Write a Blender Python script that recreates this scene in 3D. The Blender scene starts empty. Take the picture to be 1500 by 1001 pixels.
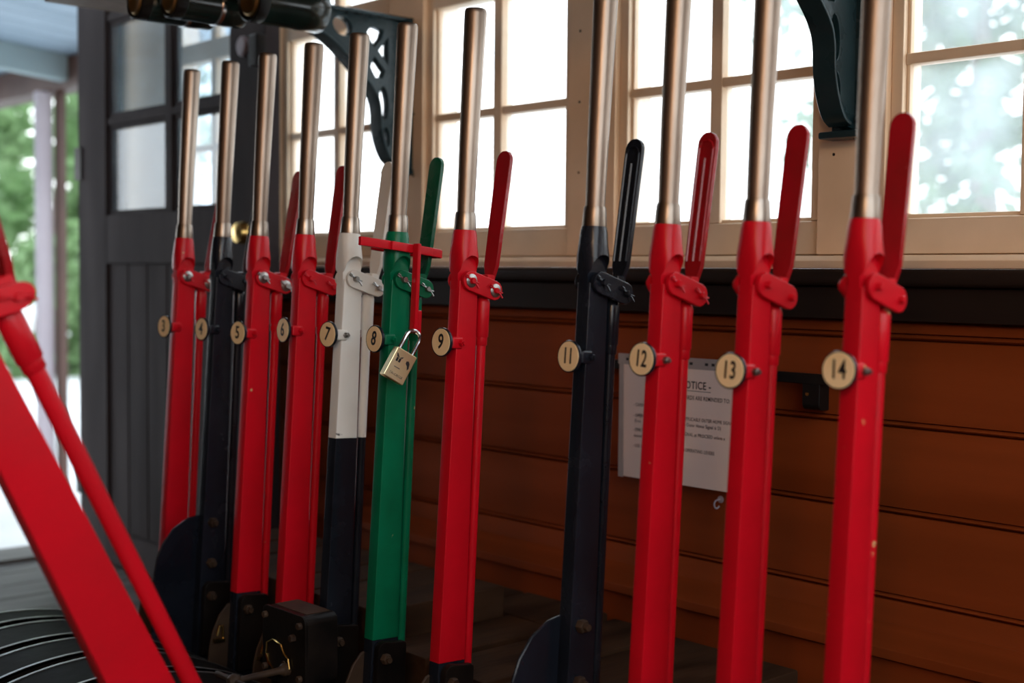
import bpy, bmesh, math, random
from mathutils import Matrix, Vector
random.seed(7)
scn = bpy.context.scene
COL = scn.collection
Z0 = 0.80                      # the floor is z = 0; heights below are written from the camera's own height, then lifted by Z0

# ------------------------------------------------------------------ camera
cam_d = bpy.data.cameras.new('camera')
cam = bpy.data.objects.new('camera', cam_d); COL.objects.link(cam)
yaw, pitch, roll = math.radians(47.64), math.radians(2.85), math.radians(0.54)
f = Vector((-math.sin(yaw)*math.cos(pitch), math.cos(yaw)*math.cos(pitch), -math.sin(pitch)))
r = Vector((math.cos(yaw), math.sin(yaw), 0)); u = r.cross(f)
r, u = r*math.cos(roll)+u*math.sin(roll), -r*math.sin(roll)+u*math.cos(roll)
M = Matrix((r, u, -f)).transposed().to_4x4(); M.translation = Vector((0.8076, -1.1964, Z0))
cam.matrix_world = M
cam_d.sensor_width = 36; cam_d.lens = 1960*36/1500; cam_d.clip_start = 0.05; cam_d.clip_end = 300
cam_d.dof.use_dof = True; cam_d.dof.focus_distance = 1.93; cam_d.dof.aperture_fstop = 2.8; cam_d.dof.aperture_blades = 9
scn.camera = cam

# ------------------------------------------------------------------ sky and exposure
world = bpy.data.worlds.new('overcast_sky'); scn.world = world; world.use_nodes = True
wn = world.node_tree.nodes; wl = world.node_tree.links
bg = wn['Background']
tc = wn.new('ShaderNodeTexCoord'); sep = wn.new('ShaderNodeSeparateXYZ'); ramp = wn.new('ShaderNodeValToRGB')
wl.new(tc.outputs['Generated'], sep.inputs[0]); wl.new(sep.outputs['Z'], ramp.inputs[0]); wl.new(ramp.outputs[0], bg.inputs['Color'])
ramp.color_ramp.elements[0].position = 0.0; ramp.color_ramp.elements[0].color = (0.95, 0.98, 1.0, 1)
ramp.color_ramp.elements[1].position = 1.0; ramp.color_ramp.elements[1].color = (0.70, 0.84, 1.0, 1)
bg.inputs['Strength'].default_value = 4.3
vs = scn.view_settings
vs.view_transform = 'Standard'; vs.look = 'None'; vs.gamma = 1; vs.exposure = 0.0; vs.use_curve_mapping = False
scn.cycles.max_bounces = 8; scn.cycles.diffuse_bounces = 4; scn.cycles.glossy_bounces = 4; scn.cycles.transparent_max_bounces = 12
scn.cycles.sample_clamp_indirect = 8.0; scn.cycles.use_denoising = True

def portal(loc, rot, sx, sy):
    l = bpy.data.lights.new('window_portal', 'AREA'); l.shape = 'RECTANGLE'; l.size = sx; l.size_y = sy; l.cycles.is_portal = True
    o = bpy.data.objects.new('window_portal', l); COL.objects.link(o)
    o.location = (loc[0], loc[1], loc[2]+Z0); o.rotation_euler = rot

# ------------------------------------------------------------------ materials
MATS = {}
def mat(name, c1, c2=None, rough=0.5, metal=0.0, scale=20.0, stretch=(1,1,1), bump=0.0, bscale=60.0, coat=0.0,
        chip=None, chip_at=0.72, chip_scale=35.0, rvar=0.12, spec=0.5, detail=6.0, lo=0.35, hi=0.65):
    m = bpy.data.materials.new(name); m.use_nodes = True
    n = m.node_tree.nodes; l = m.node_tree.links; p = n['Principled BSDF']
    c2 = c2 or c1
    t = n.new('ShaderNodeTexCoord'); mp = n.new('ShaderNodeMapping'); mp.inputs['Scale'].default_value = stretch
    oi = n.new('ShaderNodeObjectInfo'); ad = n.new('ShaderNodeVectorMath'); ad.operation = 'ADD'
    sc = n.new('ShaderNodeMath'); sc.operation = 'MULTIPLY'; sc.inputs[1].default_value = 37.0
    l.new(oi.outputs['Random'], sc.inputs[0]); l.new(t.outputs['Object'], mp.inputs[0])
    l.new(mp.outputs[0], ad.inputs[0]); l.new(sc.outputs[0], ad.inputs[1])
    nz = n.new('ShaderNodeTexNoise'); nz.inputs['Scale'].default_value = scale; nz.inputs['Detail'].default_value = detail
    l.new(ad.outputs[0], nz.inputs['Vector'])
    mr = n.new('ShaderNodeMapRange'); mr.inputs[1].default_value = lo; mr.inputs[2].default_value = hi; l.new(nz.outputs[0], mr.inputs[0])
    mx = n.new('ShaderNodeMix'); mx.data_type = 'RGBA'
    mx.inputs[6].default_value = (*c1, 1); mx.inputs[7].default_value = (*c2, 1)
    l.new(mr.outputs[0], mx.inputs[0]); col = mx.outputs[2]
    if chip:
        n2 = n.new('ShaderNodeTexNoise'); n2.inputs['Scale'].default_value = chip_scale; n2.inputs['Detail'].default_value = 4
        l.new(ad.outputs[0], n2.inputs['Vector'])
        r2 = n.new('ShaderNodeMapRange'); r2.inputs[1].default_value = chip_at; r2.inputs[2].default_value = chip_at+0.02
        l.new(n2.outputs[0], r2.inputs[0])
        m2 = n.new('ShaderNodeMix'); m2.data_type = 'RGBA'; m2.inputs[7].default_value = (*chip, 1)
        l.new(r2.outputs[0], m2.inputs[0]); l.new(col, m2.inputs[6]); col = m2.outputs[2]
    l.new(col, p.inputs['Base Color'])
    rr = n.new('ShaderNodeMapRange'); rr.inputs[3].default_value = max(.03, rough-rvar); rr.inputs[4].default_value = min(1, rough+rvar)
    l.new(nz.outputs[0], rr.inputs[0]); l.new(rr.outputs[0], p.inputs['Roughness'])
    p.inputs['Metallic'].default_value = metal; p.inputs['Specular IOR Level'].default_value = spec
    if coat: p.inputs['Coat Weight'].default_value = coat; p.inputs['Coat Roughness'].default_value = 0.12
    if bump:
        nb = n.new('ShaderNodeTexNoise'); nb.inputs['Scale'].default_value = bscale; nb.inputs['Detail'].default_value = 3
        l.new(ad.outputs[0], nb.inputs['Vector'])
        b = n.new('ShaderNodeBump'); b.inputs['Strength'].default_value = bump; b.inputs['Distance'].default_value = 0.002
        l.new(nb.outputs[0], b.inputs['Height']); l.new(b.outputs[0], p.inputs['Normal'])
    MATS[name] = m; return m

RED = mat('red_paint', (0.61, 0.004, 0.014), (0.52, 0.003, 0.011), rough=0.33, scale=9, bump=0.15, bscale=45, coat=0.0, spec=0.28, chip=(0.55, 0.33, 0.16), chip_at=0.755)
REDC = mat('red_paint_chipped', (0.61, 0.004, 0.014), (0.52, 0.003, 0.011), rough=0.33, scale=9, bump=0.15, bscale=45, coat=0.0, spec=0.28, chip=(0.62, 0.40, 0.18), chip_at=0.675, chip_scale=32)
GREEN = mat('green_paint', (0.0, 0.17, 0.075), (0.0, 0.12, 0.05), rough=0.33, scale=9, bump=0.15, bscale=45, coat=0.0, spec=0.28, chip=(0.62, 0.50, 0.25), chip_at=0.735)
REDB = mat('shaded_red_paint', (0.36, 0.006, 0.012), (0.27, 0.008, 0.010), rough=0.24, scale=14, bump=0.55, bscale=55, spec=0.5, chip=(0.10, 0.03, 0.02), chip_at=0.70)  # red of the catch handles, darkened to put their shade into the colour
GREENB2 = mat('shaded_green_paint', (0.0, 0.095, 0.045), (0.0, 0.07, 0.03), rough=0.26, scale=14, bump=0.5, bscale=55, spec=.45)  # same for the green catch handle: shade mixed into its paint
BLACK = mat('black_paint', (0.007, 0.009, 0.014), (0.011, 0.014, 0.021), rough=0.25, scale=14, bump=0.25, bscale=50, rvar=.08, spec=.4)
WHITE = mat('white_paint', (0.82, 0.80, 0.75), (0.72, 0.69, 0.63), rough=0.42, scale=9, bump=0.15, bscale=45, chip=(0.06, 0.05, 0.04), chip_at=0.75)
STEEL = mat('worn_steel', (0.37, 0.30, 0.245), (0.26, 0.195, 0.15), rough=0.40, metal=1.0, scale=5, stretch=(2, 2, .8), rvar=.10, bump=0.05, bscale=120, chip=(0.03, 0.02, 0.015), chip_at=0.76, chip_scale=26)
COLLAR = mat('collar_steel', (0.33, 0.28, 0.235), (0.18, 0.135, 0.10), rough=0.33, metal=1.0, scale=14, rvar=.12, bump=0.1, bscale=80)
BARE = mat('bare_steel', (0.50, 0.49, 0.47), (0.32, 0.30, 0.28), rough=0.36, metal=1.0, scale=25)
CAST = mat('black_cast_iron', (0.006, 0.005, 0.0045), (0.014, 0.010, 0.008), rough=0.40, spec=.12, scale=14, bump=0.35, bscale=60)
COVERM = mat('black_cover_paint', (0.004, 0.0035, 0.003), (0.008, 0.006, 0.005), rough=0.5, spec=.03, scale=14, bump=.2)
RUST = mat('rusty_iron', (0.030, 0.016, 0.010), (0.062, 0.036, 0.020), rough=0.6, spec=.25, scale=16, bump=0.3, bscale=70)
BRASS = mat('brass', (0.70, 0.47, 0.16), (0.58, 0.36, 0.10), rough=0.26, metal=1.0, scale=12)
BRONZE = mat('dull_bronze', (0.52, 0.34, 0.14), (0.36, 0.22, 0.085), rough=0.4, metal=1.0, scale=12)
LOCKB = mat('polished_brass', (1.0, 0.84, 0.50), (0.94, 0.76, 0.40), rough=0.36, metal=1.0, scale=25, rvar=.05)
CHROME = mat('shackle_steel', (0.75, 0.76, 0.78), rough=0.15, metal=1.0, rvar=.05)
IVORY = mat('ivory_plate', (0.96, 0.70, 0.39), (0.88, 0.62, 0.32), rough=0.45, scale=18, rvar=.1)
INK = mat('black_ink', (0.008, 0.007, 0.008), rough=0.5)
INKG = mat('grey_ink', (0.07, 0.06, 0.065), rough=0.6)
ORANGE = mat('orange_brown_paint', (0.220, 0.042, 0.009), (0.172, 0.032, 0.006), rough=0.6, spec=.04, scale=5, stretch=(.25, 3, 3), bump=0.12, bscale=40)
BAND = mat('black_brown_paint', (0.014, 0.008, 0.006), (0.022, 0.013, 0.009), rough=0.45, spec=.08, scale=6, stretch=(.3, 3, 3), bump=.1)
CREAM = mat('cream_paint', (0.80, 0.56, 0.36), (0.70, 0.48, 0.30), rough=0.5, spec=.3, scale=7, bump=0.12, bscale=40, chip=(0.12, 0.09, 0.07), chip_at=0.76, chip_scale=20)
CREAMW = mat('window_paint', (0.80, 0.60, 0.41), (0.72, 0.53, 0.35), rough=0.45, scale=9, bump=0.1)
DOORM = mat('dark_door_paint', (0.040, 0.031, 0.032), (0.030, 0.024, 0.025), rough=0.75, spec=.12, scale=5, stretch=(3, 3, .5), bump=.08)
FLOORM = mat('grey_floor_boards', (0.16, 0.15, 0.138), (0.085, 0.078, 0.070), rough=0.55, spec=.4, scale=6, stretch=(6, .5, 3), bump=0.3, bscale=30)
DECKM = mat('dark_deck_boards', (0.026, 0.012, 0.006), (0.062, 0.031, 0.016), rough=0.7, spec=.08, scale=8, stretch=(3, .6, 3), bump=0.4, bscale=40)
PAPER = mat('notice_paper', (0.84, 0.70, 0.63), (0.79, 0.65, 0.58), rough=0.4, spec=.3, scale=5)
SLEEVE = mat('sleeve_strip', (0.42, 0.38, 0.36), (0.34, 0.31, 0.30), rough=0.3, scale=15)
GREENB = mat('bottle_green_enamel', (0.006, 0.014, 0.012), (0.010, 0.020, 0.017), rough=0.2, scale=10, coat=.5, rvar=.05)
BRKT = mat('bracket_green_black', (0.008, 0.022, 0.026), (0.014, 0.030, 0.034), rough=0.28, scale=16, bump=.4, bscale=50, spec=.22)
CEIL = mat('cream_boarding', (0.17, 0.095, 0.048), (0.14, 0.078, 0.038), rough=0.6, scale=4)
WOODW = mat('varnished_boarding', (0.24, 0.125, 0.06), (0.18, 0.09, 0.042), rough=0.5, scale=4, stretch=(4, 4, .6))
SOFFIT = mat('pale_blue_boards', (0.34, 0.44, 0.54), (0.28, 0.37, 0.46), rough=0.6, scale=3)
RAFTER = mat('pale_rafter_paint', (0.30, 0.40, 0.42), (0.26, 0.34, 0.36), rough=0.6, scale=3)
BROWNB = mat('brown_veranda_paint', (0.075, 0.030, 0.019), (0.055, 0.022, 0.014), rough=0.55, scale=4)
POSTM = mat('lilac_grey_paint', (0.42, 0.38, 0.42), (0.37, 0.33, 0.37), rough=0.6, scale=4)
GROUND = mat('pale_paving', (0.62, 0.62, 0.60), (0.52, 0.52, 0.50), rough=0.9, scale=1.5)
BARK = mat('bark', (0.08, 0.055, 0.035), (0.14, 0.10, 0.07), rough=0.9, scale=8)
def leafmat(name, a, b):
    m = mat(name, a, b, rough=0.5, scale=1.3)
    n = m.node_tree.nodes; l = m.node_tree.links; p = n['Principled BSDF']
    tr = n.new('ShaderNodeBsdfTranslucent'); mx = n.new('ShaderNodeMixShader'); mx.inputs[0].default_value = 0.45
    src = p.inputs['Base Color'].links[0].from_socket
    l.new(src, tr.inputs['Color']); l.new(p.outputs[0], mx.inputs[1]); l.new(tr.outputs[0], mx.inputs[2])
    l.new(mx.outputs[0], n['Material Output'].inputs['Surface']); return m
LEAF = leafmat('leaves', (0.12, 0.22, 0.08), (0.24, 0.36, 0.17))
LEAFP = leafmat('pale_leaves', (0.06, 0.13, 0.05), (0.12, 0.20, 0.09))
def glassmat(name, haze, tint=(1, 1, 1)):
    m = bpy.data.materials.new(name); m.use_nodes = True
    n = m.node_tree.nodes; l = m.node_tree.links; n.remove(n['Principled BSDF'])
    out = n['Material Output']
    t = n.new('ShaderNodeBsdfTransparent'); t.inputs[0].default_value = (*tint, 1)
    g = n.new('ShaderNodeBsdfGlossy'); g.inputs['Roughness'].default_value = 0.03
    d = n.new('ShaderNodeBsdfTranslucent'); d.inputs[0].default_value = (0.86, 0.95, 0.97, 1)
    lw = n.new('ShaderNodeLayerWeight'); lw.inputs[0].default_value = 0.5; pw_ = n.new('ShaderNodeMath'); pw_.operation = 'POWER'; pw_.inputs[1].default_value = 4.5; fr = n.new('ShaderNodeMath'); fr.operation = 'MULTIPLY_ADD'; fr.inputs[1].default_value = 0.7; fr.inputs[2].default_value = 0.03; l.new(lw.outputs['Facing'], pw_.inputs[0]); l.new(pw_.outputs[0], fr.inputs[0])
    m1 = n.new('ShaderNodeMixShader'); m2 = n.new('ShaderNodeMixShader')
    nz = n.new('ShaderNodeTexNoise'); nz.inputs['Scale'].default_value = 9; nz.inputs['Detail'].default_value = 5
    tcx = n.new('ShaderNodeTexCoord'); l.new(tcx.outputs['Object'], nz.inputs[0])
    mr = n.new('ShaderNodeMapRange'); mr.inputs[1].default_value = .3; mr.inputs[2].default_value = .7
    mr.inputs[3].default_value = haze*.6; mr.inputs[4].default_value = haze*1.4; l.new(nz.outputs[0], mr.inputs[0])
    l.new(mr.outputs[0], m1.inputs[0]); l.new(t.outputs[0], m1.inputs[1]); l.new(d.outputs[0], m1.inputs[2])
    l.new(fr.outputs[0], m2.inputs[0]); l.new(m1.outputs[0], m2.inputs[1]); l.new(g.outputs[0], m2.inputs[2])
    l.new(m2.outputs[0], out.inputs['Surface']); return m
GLASS = glassmat('dusty_window_glass', 0.19)
DGLASS = glassmat('door_glass', 0.06, (0.80, 0.86, 0.92))

# ------------------------------------------------------------------ mesh helpers
WN = set()
class MB:
    def __init__(s): s.v = []; s.f = []
    def add(s, v, fs):
        k = len(s.v); s.v += [tuple(a) for a in v]; s.f += [tuple(i+k for i in q) for q in fs]; return s
    def box(s, x0, x1, y0, y1, z0, z1):
        return s.add([(x0,y0,z0),(x1,y0,z0),(x1,y1,z0),(x0,y1,z0),(x0,y0,z1),(x1,y0,z1),(x1,y1,z1),(x0,y1,z1)],
                     [(0,3,2,1),(4,5,6,7),(0,1,5,4),(1,2,6,5),(2,3,7,6),(3,0,4,7)])
    def rings(s, rs, cap=True):
        n = len(rs[0]); v = [p for q in rs for p in q]; fs = []
        for i in range(len(rs)-1):
            for j in range(n): fs.append((i*n+j, i*n+(j+1) % n, (i+1)*n+(j+1) % n, (i+1)*n+j))
        if cap: fs.append(tuple(reversed(range(n)))); fs.append(tuple((len(rs)-1)*n+j for j in range(n)))
        return s.add(v, fs)
    def lathe(s, prof, axis='z', c=(0,0,0), n=24):
        """prof: (radius, height) along the axis"""
        rs = []
        for rad, h in prof:
            q = []
            for j in range(n):
                a = 2*math.pi*j/n; p, t = rad*math.cos(a), rad*math.sin(a)
                v = {'z': (p, t, h), 'x': (h, p, t), 'y': (t, h, p)}[axis]
                q.append((v[0]+c[0], v[1]+c[1], v[2]+c[2]))
            rs.append(q)
        return s.rings(rs)
    def tube(s, pts, rad, n=10):
        pts = [Vector(p) for p in pts]; rs = []
        nrm = None
        for i, p in enumerate(pts):
            d = (pts[min(i+1, len(pts)-1)]-pts[max(i-1, 0)]).normalized()
            if nrm is None: nrm = d.orthogonal().normalized()
            nrm = (nrm - d*nrm.dot(d)).normalized(); b = d.cross(nrm)
            ra = rad[i] if isinstance(rad, (list, tuple)) else rad
            rs.append([tuple(p+nrm*ra*math.cos(2*math.pi*j/n)+b*ra*math.sin(2*math.pi*j/n)) for j in range(n)])
        return s.rings(rs)
    def prism(s, poly, axis, a, b):
        """poly 2-D in the two other axes (x->(y,z), y->(x,z), z->(x,y))"""
        def P(q, t): return {'x': (t, q[0], q[1]), 'y': (q[0], t, q[1]), 'z': (q[0], q[1], t)}[axis]
        return s.rings([[P(q, a) for q in poly], [P(q, b) for q in poly]])
    def mesh(s, name, bevel=0.0, seg=2, ang=35):
        me = bpy.data.meshes.new(name); bm = bmesh.new()
        vs_ = [bm.verts.new(p) for p in s.v]
        for q in s.f:
            try: bm.faces.new([vs_[i] for i in q])
            except ValueError: pass
        bmesh.ops.recalc_face_normals(bm, faces=bm.faces)
        if bevel:
            es = [e for e in bm.edges if len(e.link_faces) == 2 and e.calc_face_angle(0) > math.radians(40)]
            bmesh.ops.bevel(bm, geom=es, offset=bevel, segments=seg, affect='EDGES', profile=0.5, clamp_overlap=True)
        bm.to_mesh(me); bm.free()
        for p in me.polygons: p.use_smooth = True
        me.set_sharp_from_angle(angle=math.radians(ang))
        if bevel: WN.add(me.name)
        return me
    def obj(s, name, m, parent=None, bevel=0.0, seg=2, ang=35): return mobj(name, s.mesh(name, bevel, seg, ang), m, parent)
def mobj(name, me, m, parent=None):
    o = bpy.data.objects.new(name, me); COL.objects.link(o)
    if not me.materials: me.materials.append(m)
    if me.materials[0] is not m:
        o.material_slots[0].link = 'OBJECT'; o.material_slots[0].material = m
    if me.name in WN:
        wn_ = o.modifiers.new('weighted_normals', 'WEIGHTED_NORMAL'); wn_.keep_sharp = True
    o.parent = parent; return o
def empty(name, loc=(0,0,0), rot=(0,0,0)):
    o = bpy.data.objects.new(name, None); COL.objects.link(o); o.location = loc; o.rotation_euler = rot; o.empty_display_size = .05; return o
def tag(o, label, cat=None, group=None, kind=None):
    o['label'] = label
    if cat: o['category'] = cat
    if group: o['group'] = group
    if kind: o['kind'] = kind
    return o
def arc(cx, cy, rad, a0, a1, n): return [(cx+rad*math.cos(math.radians(a0+(a1-a0)*i/n)), cy+rad*math.sin(math.radians(a0+(a1-a0)*i/n))) for i in range(n+1)]
def rrect(x0, x1, y0, y1, rd, n=4):
    return arc(x1-rd, y1-rd, rd, 0, 90, n)+arc(x0+rd, y1-rd, rd, 90, 180, n)+arc(x0+rd, y0+rd, rd, 180, 270, n)+arc(x1-rd, y0+rd, rd, 270, 360, n)
def stadium(p, q, rd, n=8):
    a = math.degrees(math.atan2(q[1]-p[1], q[0]-p[0]))
    return arc(q[0], q[1], rd, a-90, a+90, n)+arc(p[0], p[1], rd, a+90, a+270, n)
def text_mesh(name, body, size, extrude=0.0003, align='CENTER', sx=1.0, bold=0.0):
    cu = bpy.data.curves.new(name, 'FONT'); cu.body = body; cu.size = size; cu.extrude = extrude; cu.offset = bold
    cu.space_character = 1.06; cu.align_x = align; cu.align_y = 'CENTER'; cu.resolution_u = 3
    o = bpy.data.objects.new(name, cu); COL.objects.link(o); bpy.context.view_layer.update()
    me = bpy.data.meshes.new_from_object(o.evaluated_get(bpy.context.evaluated_depsgraph_get()))
    bpy.data.objects.remove(o); bpy.data.curves.remove(cu)
    me.transform(Matrix.Diagonal((sx, 1, 1, 1))); me.materials.clear(); return me
def boolean_cut(me, cutters):
    o = bpy.data.objects.new('work', me); COL.objects.link(o); cs = []
    for i, c in enumerate(cutters):
        co = bpy.data.objects.new('cut', c); COL.objects.link(co); cs.append(co)
        md = o.modifiers.new('b%d' % i, 'BOOLEAN'); md.operation = 'DIFFERENCE'; md.object = co; md.solver = 'EXACT'
    bpy.context.view_layer.update()
    out = bpy.data.meshes.new_from_object(o.evaluated_get(bpy.context.evaluated_depsgraph_get()))
    for c in cs: bpy.data.objects.remove(c)
    bpy.data.objects.remove(o)
    for p in out.polygons: p.use_smooth = True
    out.set_sharp_from_angle(angle=math.radians(32)); return out

# ================================================================== THE ROOM
XL, XR, YB, YW, ZF, ZC = -2.80, 1.75, -2.65, 0.5615, -0.80, 1.75
# floor with boards
fl = MB().box(XL, XR, YB, YW+.05, ZF-.10, ZF-.022).obj('floor', FLOORM); tag(fl, 'worn grey timber floor of the signal cabin', kind='structure')
npl = 34; pw = (XR-XL)/npl
plank = MB().box(0, pw-.004, YB, YW+.05, ZF-.022, ZF).mesh('floor_plank', .0015, 1)
for i in range(npl):
    o = mobj('floor_plank', plank, FLOORM, fl); o.location.x = XL+i*pw
# ceiling and unseen sides of the room
tag(MB().box(XL-.1, XR+.1, YB-.1, YW+.2, ZC, ZC+.06).obj('ceiling', CEIL), 'cream boarded ceiling over the lever frame', kind='structure')
def walled(name, m, m2, label, horizontal, at, a0, a1, o0, o1, zs0, zs1, t=.10):
    """a wall along x (horizontal) or y with one opening o0..o1, zs0..zs1; m below the sill, m2 above"""
    def bx(mb, p, q, z0, z1):
        if q-p < 1e-4 or z1-z0 < 1e-4: return
        if horizontal: mb.box(p, q, at-t, at, z0, z1)
        else: mb.box(at, at+t, p, q, z0, z1)
    mb = MB(); bx(mb, a0, a1, ZF, zs0); w = mb.obj(name, m); tag(w, label, kind='structure')
    mb = MB(); bx(mb, a0, a1, zs1, ZC); bx(mb, a0, o0, zs0, zs1); bx(mb, o1, a1, zs0, zs1); mb.obj('upper_boarding', m2, w)
    return w
wbk = MB().box(XL-.1, XR+.1, YB-.1, YB, ZF, .10).obj('wall_back', ORANGE); tag(wbk, 'plain back wall behind the signalman', kind='structure')
MB().box(XL-.1, XR+.1, YB-.1, YB, .10, ZC).obj('upper_boarding', WOODW, wbk)
walled('wall_right', ORANGE, WOODW, 'end wall with a wide window beyond lever fourteen', False, XR, YB, YW+.1, -2.50, 0.45, 0.05, 1.60)
def simple_window(name, horizontal, at, o0, o1, z0, z1, label):
    root = empty(name, (0,0,0)); tag(root, label, kind='structure')
    n = max(2, round((o1-o0)/.45)); w = (o1-o0)/n
    def bx(p, q, a, b, d0, d1, nm):
        mb = MB()
        mb.box(p, q, at+d0, at+d1, a, b) if horizontal else mb.box(at+d0, at+d1, p, q, a, b)
        return mb.obj(nm, CREAMW, root, .003, 1)
    s = -1 if horizontal else 1
    lo, hi = sorted((s*.02, s*.06))
    for i in range(n+1):
        p = o0+i*w; bx(max(o0, p-.02), min(o1, p+.02), z0, z1, lo, hi, 'glazing_bar')
    for z in (z0+.015, (z0+z1)/2, z1-.015): bx(o0, o1, z-.015, z+.015, lo, hi, 'sash_rail')
simple_window('window_8', False, XR, -2.50, .45, .05, 1.60, 'wide multi-pane window in the end wall')
portal((XR+.11, -1.025, .825), (math.radians(90), 0, math.radians(90)), 2.95, 1.55)

# ---- added globe lamp, never in view: warms lever fronts and wall from the back
lp = empty('added_pendant_lamp', (1.32, -2.25, ZC)); tag(lp, 'added warm glass globe lamp, out of view on a cord in the back corner', 'lamp')
MB().lathe([(.045, 0), (.045, -.012), (.012, -.03)], 'z', (0,0,0), 20).obj('ceiling_rose', CREAMW, lp)
MB().tube([(0, 0, -.02), (0, 0, -.62)], .004, 8).obj('cord', CAST, lp)
MB().lathe([(.014, -.60), (.030, -.63), (.042, -.66), (.042, -.675)], 'z', (0,0,0), 20).obj('gallery', BRASS, lp)
gm = bpy.data.materials.new('lit_globe'); gm.use_nodes = True; gp = gm.node_tree.nodes['Principled BSDF']
gp.inputs['Emission Color'].default_value = (1, .62, .30, 1); gp.inputs['Emission Strength'].default_value = 82; gp.inputs['Base Color'].default_value = (.9, .8, .65, 1)
MB().lathe([(.04, -.672)]+[(.11*math.sin(math.radians(a)), -.772+.11*math.cos(math.radians(a))) for a in range(25, 180, 11)]+[(.003, -.882)], 'z', (0,0,0), 24).obj('globe', gm, lp)
# ---- front wall (below and between the windows)
wf = MB().box(XL-.1, XR, YW+.012, YW+.10, ZF, .0).obj('wall_front', ORANGE); tag(wf, 'orange-brown boarded wall under the signal cabin windows', kind='structure')
tops = [-.064, -.091, -.221, -.351, -.481, -.611, -.80]
for i in range(len(tops)-1):
    z1, z0 = tops[i], tops[i+1]
    # bead at the lower edge of each board, then a dark joint
    yb = YW+.012
    prof = [(yb, z0+.001), (YW+.003, z0+.001), (YW+.0005, z0+.004), (YW+.003, z0+.0075), (YW+.006, z0+.0085), (YW, z0+.0105), (YW, z1-.0035), (YW+.004, z1-.001), (yb, z1-.001)]
    MB().prism(prof, 'x', XL, XR).obj('wall_board', ORANGE, wf, ang=60)
# ledge above the skirting: sloped top, lip, apron
lg = MB().prism([(YW, -.515), (YW-.004, -.515), (YW-.062, -.537), (YW-.064, -.552), (YW, -.552)], 'x', XL+.9, XR).obj('trim_1', ORANGE, None, .002, 2); tag(lg, 'orange-brown sloped ledge along the foot of the wall', kind='structure')
ap = MB().box(XL+.9, XR, YW-.052, YW, ZF, -.5555).obj('baseboard_front', ORANGE, None, .002, 2); tag(ap, 'orange-brown skirting board beneath the sloped ledge', kind='structure')
# black-brown dado band
bd = MB().box(XL, XR, YW-.018, YW+.02, -.0625, -.013).obj('trim_2', BAND, None, .002, 2); tag(bd, 'black-brown flat band below the window sill', kind='structure')
MB().prism([(YW-.030, -.0115), (YW-.034, -.006), (YW-.034, .006), (YW-.028, .013), (YW+.02, .014), (YW+.02, -.0115)], 'x', XL, XR).obj('moulding', BAND, bd, ang=60)
# sill
sl = MB().prism([(YW-.026, .0145), (YW-.028, .026), (YW-.020, .033), (YW+.10, .040), (YW+.10, .0145)], 'x', XL, XR).obj('trim_3', CREAM, None, .001, 1); tag(sl, 'cream painted window sill running the length of the wall', kind='structure')
# piers and header
PITCH, C0, PIER = .556, -.09, .12
cent = [C0+PITCH*k for k in range(-4, 3)]
ZT = .86
for i in range(len(cent)+1):
    xc = cent[0]-PITCH/2+i*PITCH
    x0, x1 = xc-PIER/2, xc+PIER/2
    if i == 0: x0 = XL
    if i == len(cent): x1 = XR
    o = MB().box(x0, x1, YW+.012, YW+.11, .036, ZT).obj('trim_%d' % (4+i), CREAM, None, .003, 2)
    tag(o, 'cream painted post between two windows', kind='structure')
    for k, zz in enumerate((.20, .33, .46)):      # nail heads in the post
        for dx in (-.03, .03):
            MB().lathe([(.0025, 0), (.0025, -.0008), (.0012, -.0012)], 'y', (xc+dx, YW+.0122, zz+.01*dx*30), 8).obj('nail', CAST, o)
hd = MB().box(XL-.1, XR, YW+.012, YW+.11, ZT, ZC).obj('trim_20', CREAM); tag(hd, 'cream painted head above the windows', kind='structure')
H = (PITCH-PIER)/2
for i, xc in enumerate(cent):
    root = empty('window_%d' % (i+1), (xc, YW+.03, .04)); tag(root, 'cream framed multi-pane window over the lever frame', kind='structure')
    yy0, yy1 = -.006, .034
    def wb(nm, x0, x1, z0, z1, d=0.0, b=.003): return MB().box(x0, x1, yy0+d, yy1-d, z0-.04, z1-.04).obj(nm, CREAMW, root, b, 2)
    wb('bottom_rail', -H, H, .0365, .090)
    wb('glazing_bead', -H+.012, H-.012, .090, .0965, .010, .002)
    for s in (-1, 1):
        wb('stile', min(s*H, s*(H-.020)), max(s*H, s*(H-.020)), .0905, ZT)
        wb('glazing_bead', min(s*(H-.020), s*(H-.026)), max(s*(H-.020), s*(H-.026)), .097, ZT, .010, .002)
    wb('glazing_bar', -.0125, .0125, .0905, .553, .004)
    wb('glazing_bar', -H+.02, H-.02, .3185, .3355, .006)
    wb('meeting_rail', -H+.02, H-.02, .553, .605)
    wb('glazing_bar', -.0125, .0125, .605, ZT, .004)
    for (a, b) in ((-H+.02, -.011), (.011, H-.02)):
        for (c, d) in ((.092, .3195), (.3345, .554), (.604, ZT)):
            MB().box(a, b, .012, .015, c-.04, d-.04).obj('pane', GLASS, root)
    portal((xc, YW+.115, .47), (math.radians(90), 0, math.pi), 2*H, .76)

# ---- end wall with the doorway
we = MB().box(XL-.10, XL, YB, -.30, ZF, ZC).box(XL-.10, XL, -.30, .50, 1.25, ZC).box(XL-.10, XL, .50, YW+.05, ZF, ZC).obj('wall_left', DOORM); tag(we, 'dark painted end wall with the open doorway', kind='structure')
th = MB().box(XL-.14, XL+.02, -.30, .50, ZF-.02, ZF+.012).obj('trim_21', FLOORM, None, .004, 2); tag(th, 'worn timber threshold of the open doorway', kind='structure')
portal((XL-.05, .10, .225), (math.radians(90), 0, math.radians(-90)), .80, 2.05)

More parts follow.
